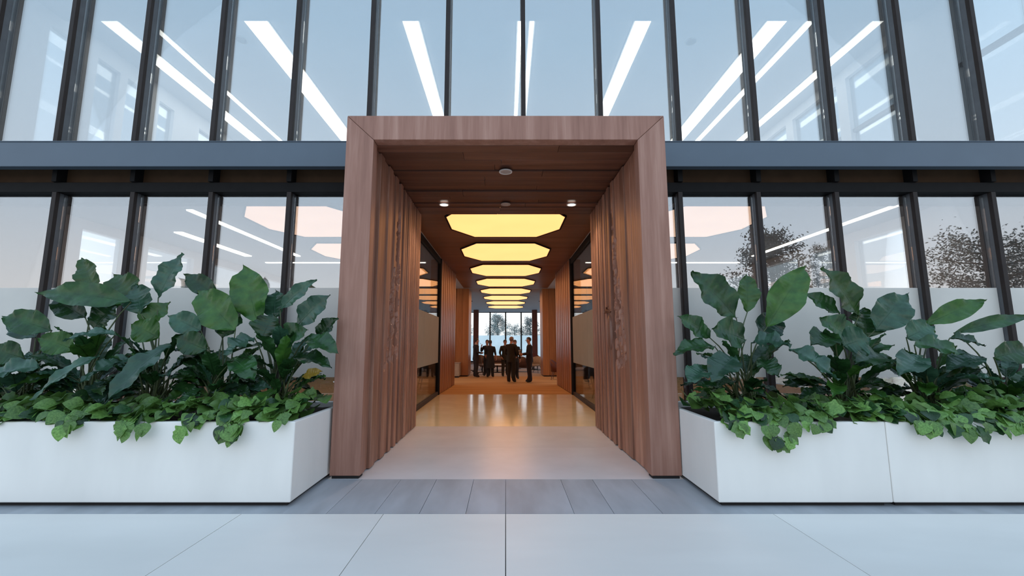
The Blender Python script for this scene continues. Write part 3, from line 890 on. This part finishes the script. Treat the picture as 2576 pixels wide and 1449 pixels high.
def ground_cover(label, x0, x1, vx0, vx1, nparts, nstuff, spills, seed, wall_side):
    r = random.Random(seed)
    t = thing('trailing_ground_cover', label, 'ground cover plant', ((x0 + x1) / 2, 4.6, .72))
    o = Vector(t.location)
    stuff = MB()
    places = []
    for i in range(nparts + nstuff):
        part = i < nparts
        if part:
            x = r.uniform(vx0, vx1) if r.random() > .14 else (r.uniform(-2.7, -2.1) if wall_side < 0 else vx0 + .5 * r.random()); y = 4.27 + abs(r.gauss(0, .22)); y = min(y, 4.95)
            if abs(x) < 2.5 and r.random() < .6: y = r.uniform(4.3, 5.35)
        else:
            x = r.uniform(x0, x1); y = r.uniform(4.34, 5.3)
        h = .79 + .17 * max(0, noise.noise((x * 1.7, y * 2.3, seed))) + .15 * min(1, (y - 4.27) / .5) * r.random() + (.07 if part else 0) * r.random()
        p = Vector((x, y, h)); out = Vector((r.uniform(-.7, .7), -1, r.uniform(-.5, .5))); size = r.uniform(.10, .185)
        if part:
            for (sxp, sw, drop) in spills:
                if abs(x - sxp) < sw and y < 4.45:
                    k = (r.random() ** 1.6 - .12) * (1 - (abs(x - sxp) / sw) ** 2)
                    if k < .12: p = Vector((x, r.uniform(4.29, 4.34), r.uniform(.80, .88))); out = Vector((r.uniform(-.8, .8), -1, r.uniform(-.9, -.35)))
                    else: p = Vector((x, 4.238 - .05 * r.random() - .02 * k, .81 - drop * k)); out = Vector((r.uniform(-.9, .9), -.55, -1))
                    size = r.uniform(.09, .16)
                    break
            else:
                if y < 4.36: p.y += .07; out.z = r.uniform(-.15, .5)
        if wall_side < 0 and p.x > -2.12: p.x = -2.12 - .05 * r.random()
        if wall_side > 0 and p.x < 2.10: p.x = 2.10 + .05 * r.random()
        d = out.normalized(); nrm = Vector((r.uniform(-.6, .6), -1.0, r.uniform(.5, 1.0))).normalized()
        sd = d.cross(nrm).normalized(); nrm = sd.cross(d)
        M3 = Matrix((sd, d, nrm)).transposed()
        wsc = r.uniform(.8, 1.05)
        if part:
            k = r.randrange(5)
            ob = link('leaf', (COVER_DK if r.random() < .18 else COVER_ME)[k], t)
            ob.matrix_local = Matrix.Translation(p - o) @ M3.to_4x4() @ Matrix.Diagonal((size * wsc, size, size, 1))
        else:
            c = COVER[r.randrange(5)]
            S = Matrix.Diagonal((size * wsc, size, size))
            stuff.add([p - o + M3 @ (S @ Vector(q)) for q in c.v], c.f, 0, True)
    st = obj('leaf_mass', stuff, 'leaf_cover', t); st['kind'] = 'stuff'


ground_cover('leafy trailing ground cover along the front of the left planter', -9.4, -2.12, -5.3, -2.10, 300, 620, ((-3.5, .16, .14), (-3.02, .14, .12), (-2.60, .13, .17), (-4.25, .2, .08), (-2.13, .12, .06)), 3, -1)
ground_cover('leafy trailing ground cover spilling from the planter beside the right jamb', 2.1, 3.6, 2.10, 3.6, 170, 170, ((2.60, .22, .28), (2.95, .14, .10), (2.18, .1, .05)), 4, 1)
ground_cover('leafy trailing ground cover along the far right planter', 3.7, 9.4, 3.7, 5.7, 210, 480, ((4.5, .35, .13), (5.1, .4, .12), (4.0, .12, .05)), 5, 1)

# ------------------------------------------------------------------ trees and the far side
def tree_parts(seed, h, r, n, conic):
    rr = random.Random(seed); cr_ = MB(); tk = MB()
    tk.tube([(0, 0, 0), (.05, 0, h * .35), (0, .04, h * .7), (0, 0, h * .93)], [r * .085, r * .065, r * .04, .01], 8)
    tips = []
    for i in range(26):
        z = h * (.22 + .70 * (i / 26)); a = i * 2.4 + rr.uniform(-.4, .4)
        prof = (1 - (z / h)) ** .75 * 1.5 if conic else math.sin(PI * min(1, .12 + .83 * (z / h - .18) / .8)) ** .7
        L = r * max(.12, min(1, prof)) * rr.uniform(.75, 1.1)
        e = Vector((math.cos(a) * L, math.sin(a) * L, z + L * .35))
        tk.tube([(0, 0, z), (e.x * .5, e.y * .5, z + L * .12), tuple(e)], [r * .022, r * .014, .006], 5)
        tips.append((Vector((0, 0, z)), e, L))
    for i in range(n):
        b, e, L = rr.choice(tips); t = rr.uniform(.35, 1.05)
        p = b.lerp(e, t) + Vector((rr.gauss(0, .13), rr.gauss(0, .13), rr.gauss(0, .14))) * r * .8
        s = rr.uniform(.03, .065) * min(r, 2.0) * .8
        d = Vector((rr.gauss(0, 1), rr.gauss(0, 1), rr.gauss(0, .8))).normalized(); q = d.orthogonal().normalized()
        cr_.add([p - d * s, p + q * s * .42 + d * s * .1, p + d * s, p - q * s * .42 + d * s * .1], [(0, 1, 2, 3)])
    return cr_, tk


def tree(label, loc, seed, h, r, n, conic, leaf='tree_leaf', group=None):
    t = thing('tree', label, 'tree', loc, 0, group)
    cr_, tk = tree_parts(seed, h, r, n, conic)
    o = obj('crown', cr_, leaf, t); o['kind'] = 'stuff'
    obj('trunk', tk, 'bark', t)
    return t


tree('tall dark tree seen through the far window, left of the middle', (-.95, 51, -.05), 1, 5.25, 1.75, 7000, True, 'tree_leaf_hazed')
tree('dark tree seen through the far window, before the right column', (2.9, 51, -.05), 2, 4.9, 1.55, 6000, True, 'tree_leaf_hazed')
tree('small tree in the far window between the two tall ones', (1.2, 58, -.05), 3, 4.2, 1.7, 3200, False, 'tree_leaf_hazed')
tree('tree seen past the right column in the far window', (5.9, 59, -.05), 4, 5.0, 1.5, 3200, True, 'tree_leaf_hazed')
tree('tree seen at the left edge of the far window', (-4.9, 53, -.05), 5, 4.6, 1.5, 3200, True, 'tree_leaf_hazed')
tree('broad dark tree mirrored in the lower glass right of the portal', (14.2, -10.2, 0), 6, 8.0, 2.4, 11000, True)
tree('slim dark tree mirrored in the lower glass beside the broad one', (18.6, -12.4, 0), 7, 7.9, 1.3, 6000, True)
tree('spreading tree mirrored in the lower glass at the far right', (26.5, -10.5, 0), 8, 7.6, 3.0, 11000, False)


# ------------------------------------------------------------------ people
def person(label, loc, rz, H=1.78, suit='suit_black', hair='hair_dark', hair_long=False, dress=False, arms=None, lean=0.0, head=(0, 0), stance=.1, bare_arms=False, stride=0.0):
    """A standing figure; local front is -y. arms: for left(-x) and right(+x) the elbow and wrist points."""
    t = thing('person', label, 'person', loc, rz)
    k = H / 1.78
    arms = arms or {}
    J = {}
    J['pelvis'] = ((0, 0, .96), (.155, .115)); J['waist'] = ((0, lean * .3, 1.10), (.148, .112)); J['chest'] = ((0, lean * .7, 1.28), (.178, .125))
    J['upper'] = ((0, lean, 1.42), (.15, .105)); J['neck'] = ((0, lean - .005, 1.50), (.066, .066)); J['neck2'] = ((0, lean - .018, 1.56), (.057, .06))
    hx, hy = head
    J['jaw'] = ((hx * .3, lean - .035 + hy * .4, 1.605), (.066, .075)); J['face'] = ((hx * .7, lean - .028 + hy * .8, 1.665), (.080, .098)); J['crown'] = ((hx, lean - .012 + hy, 1.735), (.068, .085))
    E = [('pelvis', 'waist'), ('waist', 'chest'), ('chest', 'upper'), ('upper', 'neck'), ('neck', 'neck2'), ('neck2', 'jaw'), ('jaw', 'face'), ('face', 'crown')]
    for s, nm in ((-1, 'L'), (1, 'R')):
        el, wr = arms.get(nm, ((s * .255, .03, 1.14), (s * .25, -.03, .90)))
        J['sh' + nm] = ((s * .185, lean, 1.425), (.082, .078)); J['el' + nm] = (el, (.058, .056)); J['wr' + nm] = (wr, (.040, .038))
        E += [('upper', 'sh' + nm), ('sh' + nm, 'el' + nm), ('el' + nm, 'wr' + nm)]
        sy = stride * s
        J['hip' + nm] = ((s * .095, 0, .88), (.115, .115)); J['kn' + nm] = ((s * stance, -.02 + sy * .5, .50), (.082, .086)); J['an' + nm] = ((s * (stance + .01), .03 + sy, .11), (.066, .072))
        J['toe' + nm] = ((s * (stance + .03), -.15 + sy, .045), (.046, .038)); J['heel' + nm] = ((s * (stance + .01), .055 + sy, .05), (.046, .045))
        E += [('pelvis', 'hip' + nm), ('hip' + nm, 'kn' + nm), ('kn' + nm, 'an' + nm), ('an' + nm, 'toe' + nm), ('an' + nm, 'heel' + nm)]
    names = list(J)
    bm = bmesh.new(); sk = bm.verts.layers.skin.verify(); V = {}
    for n_ in names:
        V[n_] = bm.verts.new(Vector(J[n_][0]) * k); V[n_][sk].radius = tuple(q * k * 1.02 for q in J[n_][1])
    V['pelvis'][sk].use_root = True
    for a, b in E: bm.edges.new((V[a], V[b]))
    me = bpy.data.meshes.new('tmp'); bm.to_mesh(me); bm.free()
    o = bpy.data.objects.new('tmp', me); C.objects.link(o)
    o.modifiers.new('skin', 'SKIN').use_smooth_shade = True
    sb = o.modifiers.new('sub', 'SUBSURF'); sb.levels = 2; sb.render_levels = 2
    dg = bpy.context.evaluated_depsgraph_get(); dg.update()
    em = bpy.data.meshes.new_from_object(o.evaluated_get(dg))
    bpy.data.objects.remove(o)
    m = MB(); m.v = [tuple(v.co) for v in em.vertices]
    jl = {n_: Vector(J[n_][0]) * k for n_ in names}
    for p in em.polygons:
        c = p.center; mi = 0
        if c.z > 1.515 * k: mi = 1
        elif min((c - jl['toeL']).length, (c - jl['toeR']).length, (c - jl['heelL']).length, (c - jl['heelR']).length) < .075 * k and c.z < .085 * k: mi = 2
        for nm in 'LR':
            wv, ev = jl['wr' + nm], jl['el' + nm]; ax = wv - ev; tt = (c - ev).dot(ax) / ax.length_squared; dd = (c - ev - ax * tt).length
            if dd < .085 and tt > (.15 if bare_arms else .93) and c.z < 1.5: mi = 1
        m.f.append(list(p.vertices)); m.mi.append(mi); m.sm.append(True)
    bpy.data.meshes.remove(em)
    # face: nose, ears, eyes, all in the same body mesh
    f = jl['face']
    m.tube([f + Vector((0, -.098, .03)) * k, f + Vector((0, -.116, -.012)) * k, f + Vector((0, -.098, -.022)) * k], [.009, .016, .007], 6, 1)
    for s in (-1, 1):
        m.ball(f + Vector((s * .079, .012, .0)) * k, (.012, .026, .034), 8, 6, 1)
        m.ball(f + Vector((s * .032, -.088, .022)) * k, (.014, .010, .009), 8, 6, 3)
    m.ball(f + Vector((0, -.092, -.058)) * k, (.026, .010, .007), 8, 5, 4)
    # hands: palm, four unequal curled fingers and a thumb
    for s, nm in ((-1, 'L'), (1, 'R')):
        wv, ev = jl['wr' + nm], jl['el' + nm]; d = (wv - ev).normalized()
        sd = d.cross(Vector((s, .25, .1))).normalized(); cu = d.cross(sd).normalized() * (1 if s < 0 else -1)
        if cu.dot(Vector((-s, 0, 0))) < 0: cu = -cu
        r_ = []
        for q, wd, th in ((-.01, .026, .022), (.03, .038, .018), (.085, .042, .015)):
            r_.append([wv + d * q + sd * wd * math.cos(2 * PI * i / 10) + cu * th * math.sin(2 * PI * i / 10) for i in range(10)])
        m.loft(r_, 1)
        for fi, (off, ln) in enumerate(((-.030, .068), (-.010, .078), (.010, .073), (.029, .058))):
            b = wv + d * .075 + sd * off
            m.tube([b, b + d * ln * .45 + cu * .008, b + d * ln * .75 + cu * .028, b + d * ln * .80 + cu * .050], [.0095, .009, .008, .006], 6, 1)
        b = wv + d * .025 - sd * .032
        m.tube([b, b + d * .03 - sd * .018 + cu * .01, b + d * .055 - sd * .018 + cu * .028], [.012, .011, .008], 6, 1)
    obj('body', m, [suit, 'skin', 'shoe_black', 'eye_dark', 'leather_red'], t)
    # jacket skirt or dress shell
    jk = MB(); rings = []
    prof = ((1.30, .195, .138), (1.12, .158, .125), (.98, .168, .135), (.86, .182, .148), (.80, .186, .15)) if not dress else ((1.30, .185, .135), (1.12, .155, .122), (.98, .185, .15), (.72, .215, .19), (.46, .235, .215))
    for z, rx, ry in prof[0 if dress else 1:]:
        rings.append([Vector((rx * math.cos(2 * PI * i / 18) * (1 + .03 * math.sin(i * 2.5)), ry * math.sin(2 * PI * i / 18) + lean * max(0, (z - .96) / .46), z)) * k for i in range(18)])
    jk.loft(rings, 0, True, False); obj('dress' if dress else 'jacket', jk, suit, t)
    if not dress:
        col = MB()
        col.tube([(jl['neck'] + Vector((.067 * math.cos(a), .067 * math.sin(a), .012 + .012 * math.sin(a)))) for a in [2 * PI * i / 12 for i in range(13)]], .012, 6)
        obj('shirt_collar', col, 'shirt_white', t)
    hr = MB(); c = f + Vector((0, .014, .038)) * k; nu, nv = 16, 10; vs = []; idx = {}
    for j in range(nv + 1):
        for i in range(nu):
            th, ph = PI * j / nv, 2 * PI * i / nu
            vs.append(c + Vector((.092 * math.sin(th) * math.cos(ph), .112 * math.sin(th) * math.sin(ph), .098 * math.cos(th))) * k)
    fs_ = []
    for j in range(nv):
        for i in range(nu):
            q = (j * nu + i, j * nu + (i + 1) % nu, (j + 1) * nu + (i + 1) % nu, (j + 1) * nu + i)
            ct = sum((vs[x] for x in q), Vector()) / 4 - c
            if ct.z > .035 or (ct.y > -.01 and ct.z > -.03) or (ct.y > .04 and ct.z > -.085): fs_.append(q)
    hr.add(vs, fs_, 0, True)
    if hair_long: hr.tube([f + Vector((0, .10, .05)) * k, f + Vector((0, .15, .0)) * k, f + Vector((0, .13, -.10)) * k, f + Vector((0, .10, -.19)) * k], [.03, .042, .034, .01], 8)
    obj('hair', hr, hair, t)
    return t


def rot(p, rz, loc): return Matrix.Translation(loc) @ Matrix.Rotation(rz, 4, 'Z') @ Vector(p)


# man at the left, turned to the right, holding a tablet
pa = ((-1.36, 19.85, 0), PI * .62)
person('man in dark suit at the left of the lounge, reading a tablet', *pa, 1.76, 'suit_charcoal', arms={'L': ((-.25, -.02, 1.14), (-.12, -.24, 1.12)), 'R': ((.25, -.02, 1.14), (.12, -.24, 1.12))}, head=(0, -.02))
tb = thing('tablet', 'thin dark tablet in the hands of the man at the left', 'tablet', rot((0, -.36, 1.13), pa[1], pa[0]), pa[1])
obj('case', B(-.125, .125, -.09, .09, 0, .008), 'black_metal', tb, .002); obj('screen', B(-.112, .112, -.078, .078, .008, .0095), 'eye_dark', tb)
# woman in black with her back to the camera
pb = ((-.70, 19.75, 0), PI * .96)
person('woman in a black dress with tied-back dark hair, back to the entrance', *pb, 1.68, 'suit_black', dress=True, hair_long=True, bare_arms=True, arms={'L': ((-.25, .02, 1.14), (-.27, -.10, .93)), 'R': ((.26, .02, 1.14), (.22, -.12, .95))}, head=(.02, -.02), stride=.05)
# person behind her with a raised hand
pc = ((-.88, 20.75, 0), -.15)
person('person in black behind the woman in the dress, one hand raised with a pen', *pc, 1.70, 'suit_black', arms={'L': ((-.30, -.06, 1.20), (-.26, -.20, 1.44)), 'R': ((.28, -.04, 1.16), (.14, -.20, 1.06))})
pn = MB(); q0 = rot((-.25, -.27, 1.50), pc[1], pc[0])
pen = thing('pen', 'dark pen held up in a raised hand in the lounge', 'pen', q0)
pn.tube([(.06, 0, -.04), (-.02, 0, .03), (-.09, 0, .085)], [.007, .007, .003], 6); obj('barrel', pn, 'black_metal', pen)
obj('clip', MB().tube([(.05, -.008, -.03), (.01, -.009, .006)], .003, 5), 'white_trim', pen)
# man behind the central one, half hidden
pd = ((-.03, 20.5, 0), .3)
person('man half hidden behind the central man, on his left side', *pd, 1.70, 'suit_olive', arms={'L': ((-.27, 0, 1.15), (-.22, -.12, .95))})
# central man from behind holding a folder
pe = ((.22, 17.25, 0), PI * .86)
person('grey-haired man in dark suit standing in the middle, seen from behind', *pe, 1.79, 'suit_olive', 'hair_grey', arms={'L': ((-.27, -.02, 1.14), (-.15, -.24, 1.02)), 'R': ((.27, .0, 1.14), (.10, -.24, 1.03))}, head=(-.01, -.01))
fo = thing('folder', 'black open folder held by the grey-haired central man', 'folder', rot((-.12, -.36, 1.06), pe[1], pe[0]), pe[1] + .2)
obj('cover', MB().add([(-.16, -.03, .0), (.12, -.03, .0), (.14, .05, .23), (-.20, .05, .24), (-.16, -.015, .0), (.12, -.015, .0), (.14, .065, .23), (-.20, .065, .24)], [(0, 1, 2, 3), (7, 6, 5, 4), (0, 4, 5, 1), (1, 5, 6, 2), (2, 6, 7, 3), (3, 7, 4, 0)]), 'suit_black', fo)
obj('paper', MB().add([(-.13, -.012, .02), (.10, -.012, .02), (.115, .06, .215), (-.16, .06, .22)], [(0, 1, 2, 3)]), 'shirt_white', fo)
# woman behind the central man
pf = ((.40, 18.95, 0), .25)
person('dark-haired woman facing the central man, mostly hidden behind him', *pf, 1.68, 'suit_black', hair_long=True, arms={'R': ((.24, .06, 1.15), (.27, .06, .91))})
# man at the right with a cup
pg = ((.95, 17.3, 0), -PI * .46)
person('dark-haired man in dark suit at the right, holding a paper cup', *pg, 1.77, 'suit_charcoal', arms={'L': ((-.24, -.05, 1.14), (-.06, -.30, 1.12)), 'R': ((.24, -.05, 1.14), (.04, -.29, 1.10))}, head=(0, -.02))
cu = thing('paper_cup', 'pale paper cup in the hand of the man at the right', 'cup', rot((-.03, -.385, 1.09), pg[1], pg[0]))
cm = MB(); cm.loft([[(r_ * math.cos(2 * PI * i / 14), r_ * math.sin(2 * PI * i / 14), z) for i in range(14)] for z, r_ in ((0, .030), (.10, .041))], 0, True); obj('cup_body', cm, 'paper_cup', cu)
cm = MB(); cm.loft([[(r_ * math.cos(2 * PI * i / 14), r_ * math.sin(2 * PI * i / 14), z) for i in range(14)] for z, r_ in ((.10, .044), (.112, .044), (.118, .036))], 0, True); obj('lid', cm, 'black_metal', cu)
# person in the left side room, only the legs show under the frosted band
person('person in dark trousers behind the left frosted corridor glass', (-2.86, 14.15 - .9, 0), .4, 1.74, 'suit_charcoal')


# ------------------------------------------------------------------ lounge furniture
def shell_chair(label, loc, rz, mat, legmat, group=None, high=.42, wide=.62, wire=False):
    """Armchair with a curved back wrapped round a padded seat on four splayed legs. Front is -y."""
    t = thing('armchair', label, 'armchair', loc, rz, group)
    n = 18; rin = []; m = MB()
    for k in range(n + 1):
        a = PI * (-.08 + 1.16 * k / n); hgt = .44 + high * (.45 + .55 * math.sin(max(0, min(PI, a))) ** .8)
        c, s_ = math.cos(a) * wide / 2, math.sin(a) * wide * .46
        rin.append([(c * .98, s_ * .98, .34), (c * 1.1, s_ * 1.12, hgt), (c * 1.0, s_ * 1.0, hgt), (c * .84, s_ * .84, .36)])
    m.loft(rin, 0, True, True); obj('backrest', m, mat, t)
    se = MB(); pr = [(wide * .44 * math.cos(2 * PI * i / 20), wide * .42 * math.sin(2 * PI * i / 20)) for i in range(20)]
    se.loft([[(x * r_, y_ * r_, z) for x, y_ in pr] for z, r_ in ((.34, .94), (.36, 1.0), (.43, 1.0), (.455, .9))], 0, True); obj('seat', se, mat, t)
    for sx1 in (-1, 1):
        for sy1 in (-1, 1):
            lg = MB().tube([(sx1 * .19, sy1 * .17, .35), (sx1 * .25, sy1 * .24, 0)], [.018, .011], 8); obj('leg', lg, legmat, t)
    if wire:
        obj('stretcher', MB().tube([(-.22, -.2, .15), (.22, -.2, .15), (.22, .2, .15), (-.22, .2, .15), (-.22, -.2, .15)], .007, 6), legmat, t)
    return t


def desk_chair(label, loc, rz, mat):
    t = thing('task_chair', label, 'chair', loc, rz)
    obj('seat', B(-.24, .24, -.24, .22, .43, .50), mat, t, .03)
    m = MB(); m.add([(-.22, .19, .52), (.22, .19, .52), (.24, .33, .95), (-.24, .33, .95), (-.22, .23, .52), (.22, .23, .52), (.24, .37, .95), (-.24, .37, .95)],
                    [(0, 1, 2, 3), (7, 6, 5, 4), (0, 4, 5, 1), (1, 5, 6, 2), (2, 6, 7, 3), (3, 7, 4, 0)]); obj('backrest', m, mat, t, .015)
    obj('post', MB().tube([(0, 0, .10), (0, 0, .44)], .03, 8), 'black_metal', t)
    for i in range(5):
        a = 2 * PI * i / 5; lg = obj('base_arm', MB().tube([(0, 0, .11), (.30 * math.cos(a), .30 * math.sin(a), .08)], [.025, .015], 6), 'black_metal', t)
        obj('castor', MB().ball((.30 * math.cos(a), .30 * math.sin(a), .032), .032, 8, 6), 'black_metal', lg)


def sofa(label, loc, rz, wd, mat):
    t = thing('sofa', label, 'sofa', loc, rz); h = wd / 2
    obj('seat', B(-h, h, -.38, .30, .20, .42), mat, t, .05, seg=3)
    m = MB(); rg = []
    for i in range(15):
        x = -h + wd * i / 14; e = 1 - abs(x / h) ** 4
        z = .55 + .28 * e; yb = .30 + .12 * e
        rg.append([(x, yb - .05, .30), (x, yb + .08, .30), (x, yb + .12, z), (x, yb + .02, z)])
    m.loft(rg, 0, True, True); obj('backrest', m, mat, t)
    for s in (-1, 1):
        obj('armrest', B(s * h - .06, s * h + .06, -.36, .34, .22, .56), mat, t, .04, seg=3)
        for yy in (-.3, .25): obj('leg', MB().tube([(s * (h - .1), yy, .21), (s * (h - .08), yy, 0)], [.022, .014], 8), 'black_metal', t)


def round_table(label, loc, r_, h, mat):
    t = thing('round_table', label, 'table', loc)
    obj('tabletop', MB().loft([[(q * math.cos(2 * PI * i / 28), q * math.sin(2 * PI * i / 28), z) for i in range(28)] for z, q in ((h - .03, r_ * .97), (h - .015, r_), (h, r_ * .99))], 0, False), mat, t)
    obj('column', MB().tube([(0, 0, .03), (0, 0, h - .03)], [.04, .03], 10), 'black_metal', t)
    obj('base', MB().loft([[(q * math.cos(2 * PI * i / 24), q * math.sin(2 * PI * i / 24), z) for i in range(24)] for z, q in ((0, r_ * .6), (.015, r_ * .6), (.035, .06))], 0, True), 'black_metal', t)


desk_chair('grey task chair on a dark base between the man with the tablet and the woman', (-1.18, 22.0, 0), 2.4, 'fabric_grey')
desk_chair('grey task chair at the left edge of the lounge opening', (-1.95, 23.6, 0), 1.0, 'fabric_grey')
sofa('brown curved-back sofa in the middle of the lounge, behind the people', (-.62, 25.3, 0), 0.1, 1.7, 'leather_brown')
sofa('brown sofa between the central man and the man with the cup', (.85, 24.2, 0), PI - .3, 1.1, 'leather_brown')
round_table('white low round table before the curved-back sofa', (-.45, 23.5, 0), .5, .42, 'table_white')
round_table('white-topped round table left of the man with the cup', (.62, 26.8, 0), .55, .76, 'table_white')
round_table('pale round table behind the cream armchair', (1.65, 26.4, 0), .5, .74, 'fabric_cream')
shell_chair('cream armchair on thin legs beside the right timber pier', (1.60, 23.2, 0), -.5, 'fabric_cream', 'bronze_metal', wire=True)
shell_chair('red-brown round-backed armchair behind the cream one', (1.75, 25.3, 0), .5, 'leather_red', 'black_metal', high=.52)
shell_chair('dark armchair half hidden past the right timber wall', (2.22, 18.7, 0), 1.3, 'leather_red', 'leather_brown')
shell_chair('brown armchair left of the curved-back sofa', (-1.45, 26.5, 0), .6, 'leather_brown', 'black_metal')
cbn = thing('low_cabinet', 'low grey-brown cabinet before the left timber pier', 'cabinet', (-2.28, 20.1, 0))
obj('carcass', B(-.35, .17, -.30, .30, .06, .64), 'fabric_cream', cbn, .01); obj('top', B(-.37, .19, -.32, .32, .64, .67), 'sensor_grey', cbn, .004)
obj('door', B(-.33, .15, -.318, -.302, .09, .62), 'fabric_cream', cbn); obj('plinth', B(-.32, .14, -.27, .27, 0, .06), 'dark_recess', cbn)
for i, (x, y, a) in enumerate(((2.75, 12.2, .4), (3.35, 13.6, 2.2), (2.7, 15.0, -2.0))):
    shell_chair(f'dark wire-legged chair behind the right corridor glass, {ORD[i]} from the entrance', (x, y, 0), a, 'suit_charcoal', 'black_metal', 'chairs in the right side room', wire=True)
for i, (x, y, a) in enumerate(((-2.75, 15.2, .4), (-3.5, 12.6, 2.2))):
    shell_chair(f'dark chair behind the left corridor glass, {ORD[i]} from the person', (x, y, 0), a, 'suit_charcoal', 'black_metal', 'chairs in the left side room', wire=True)
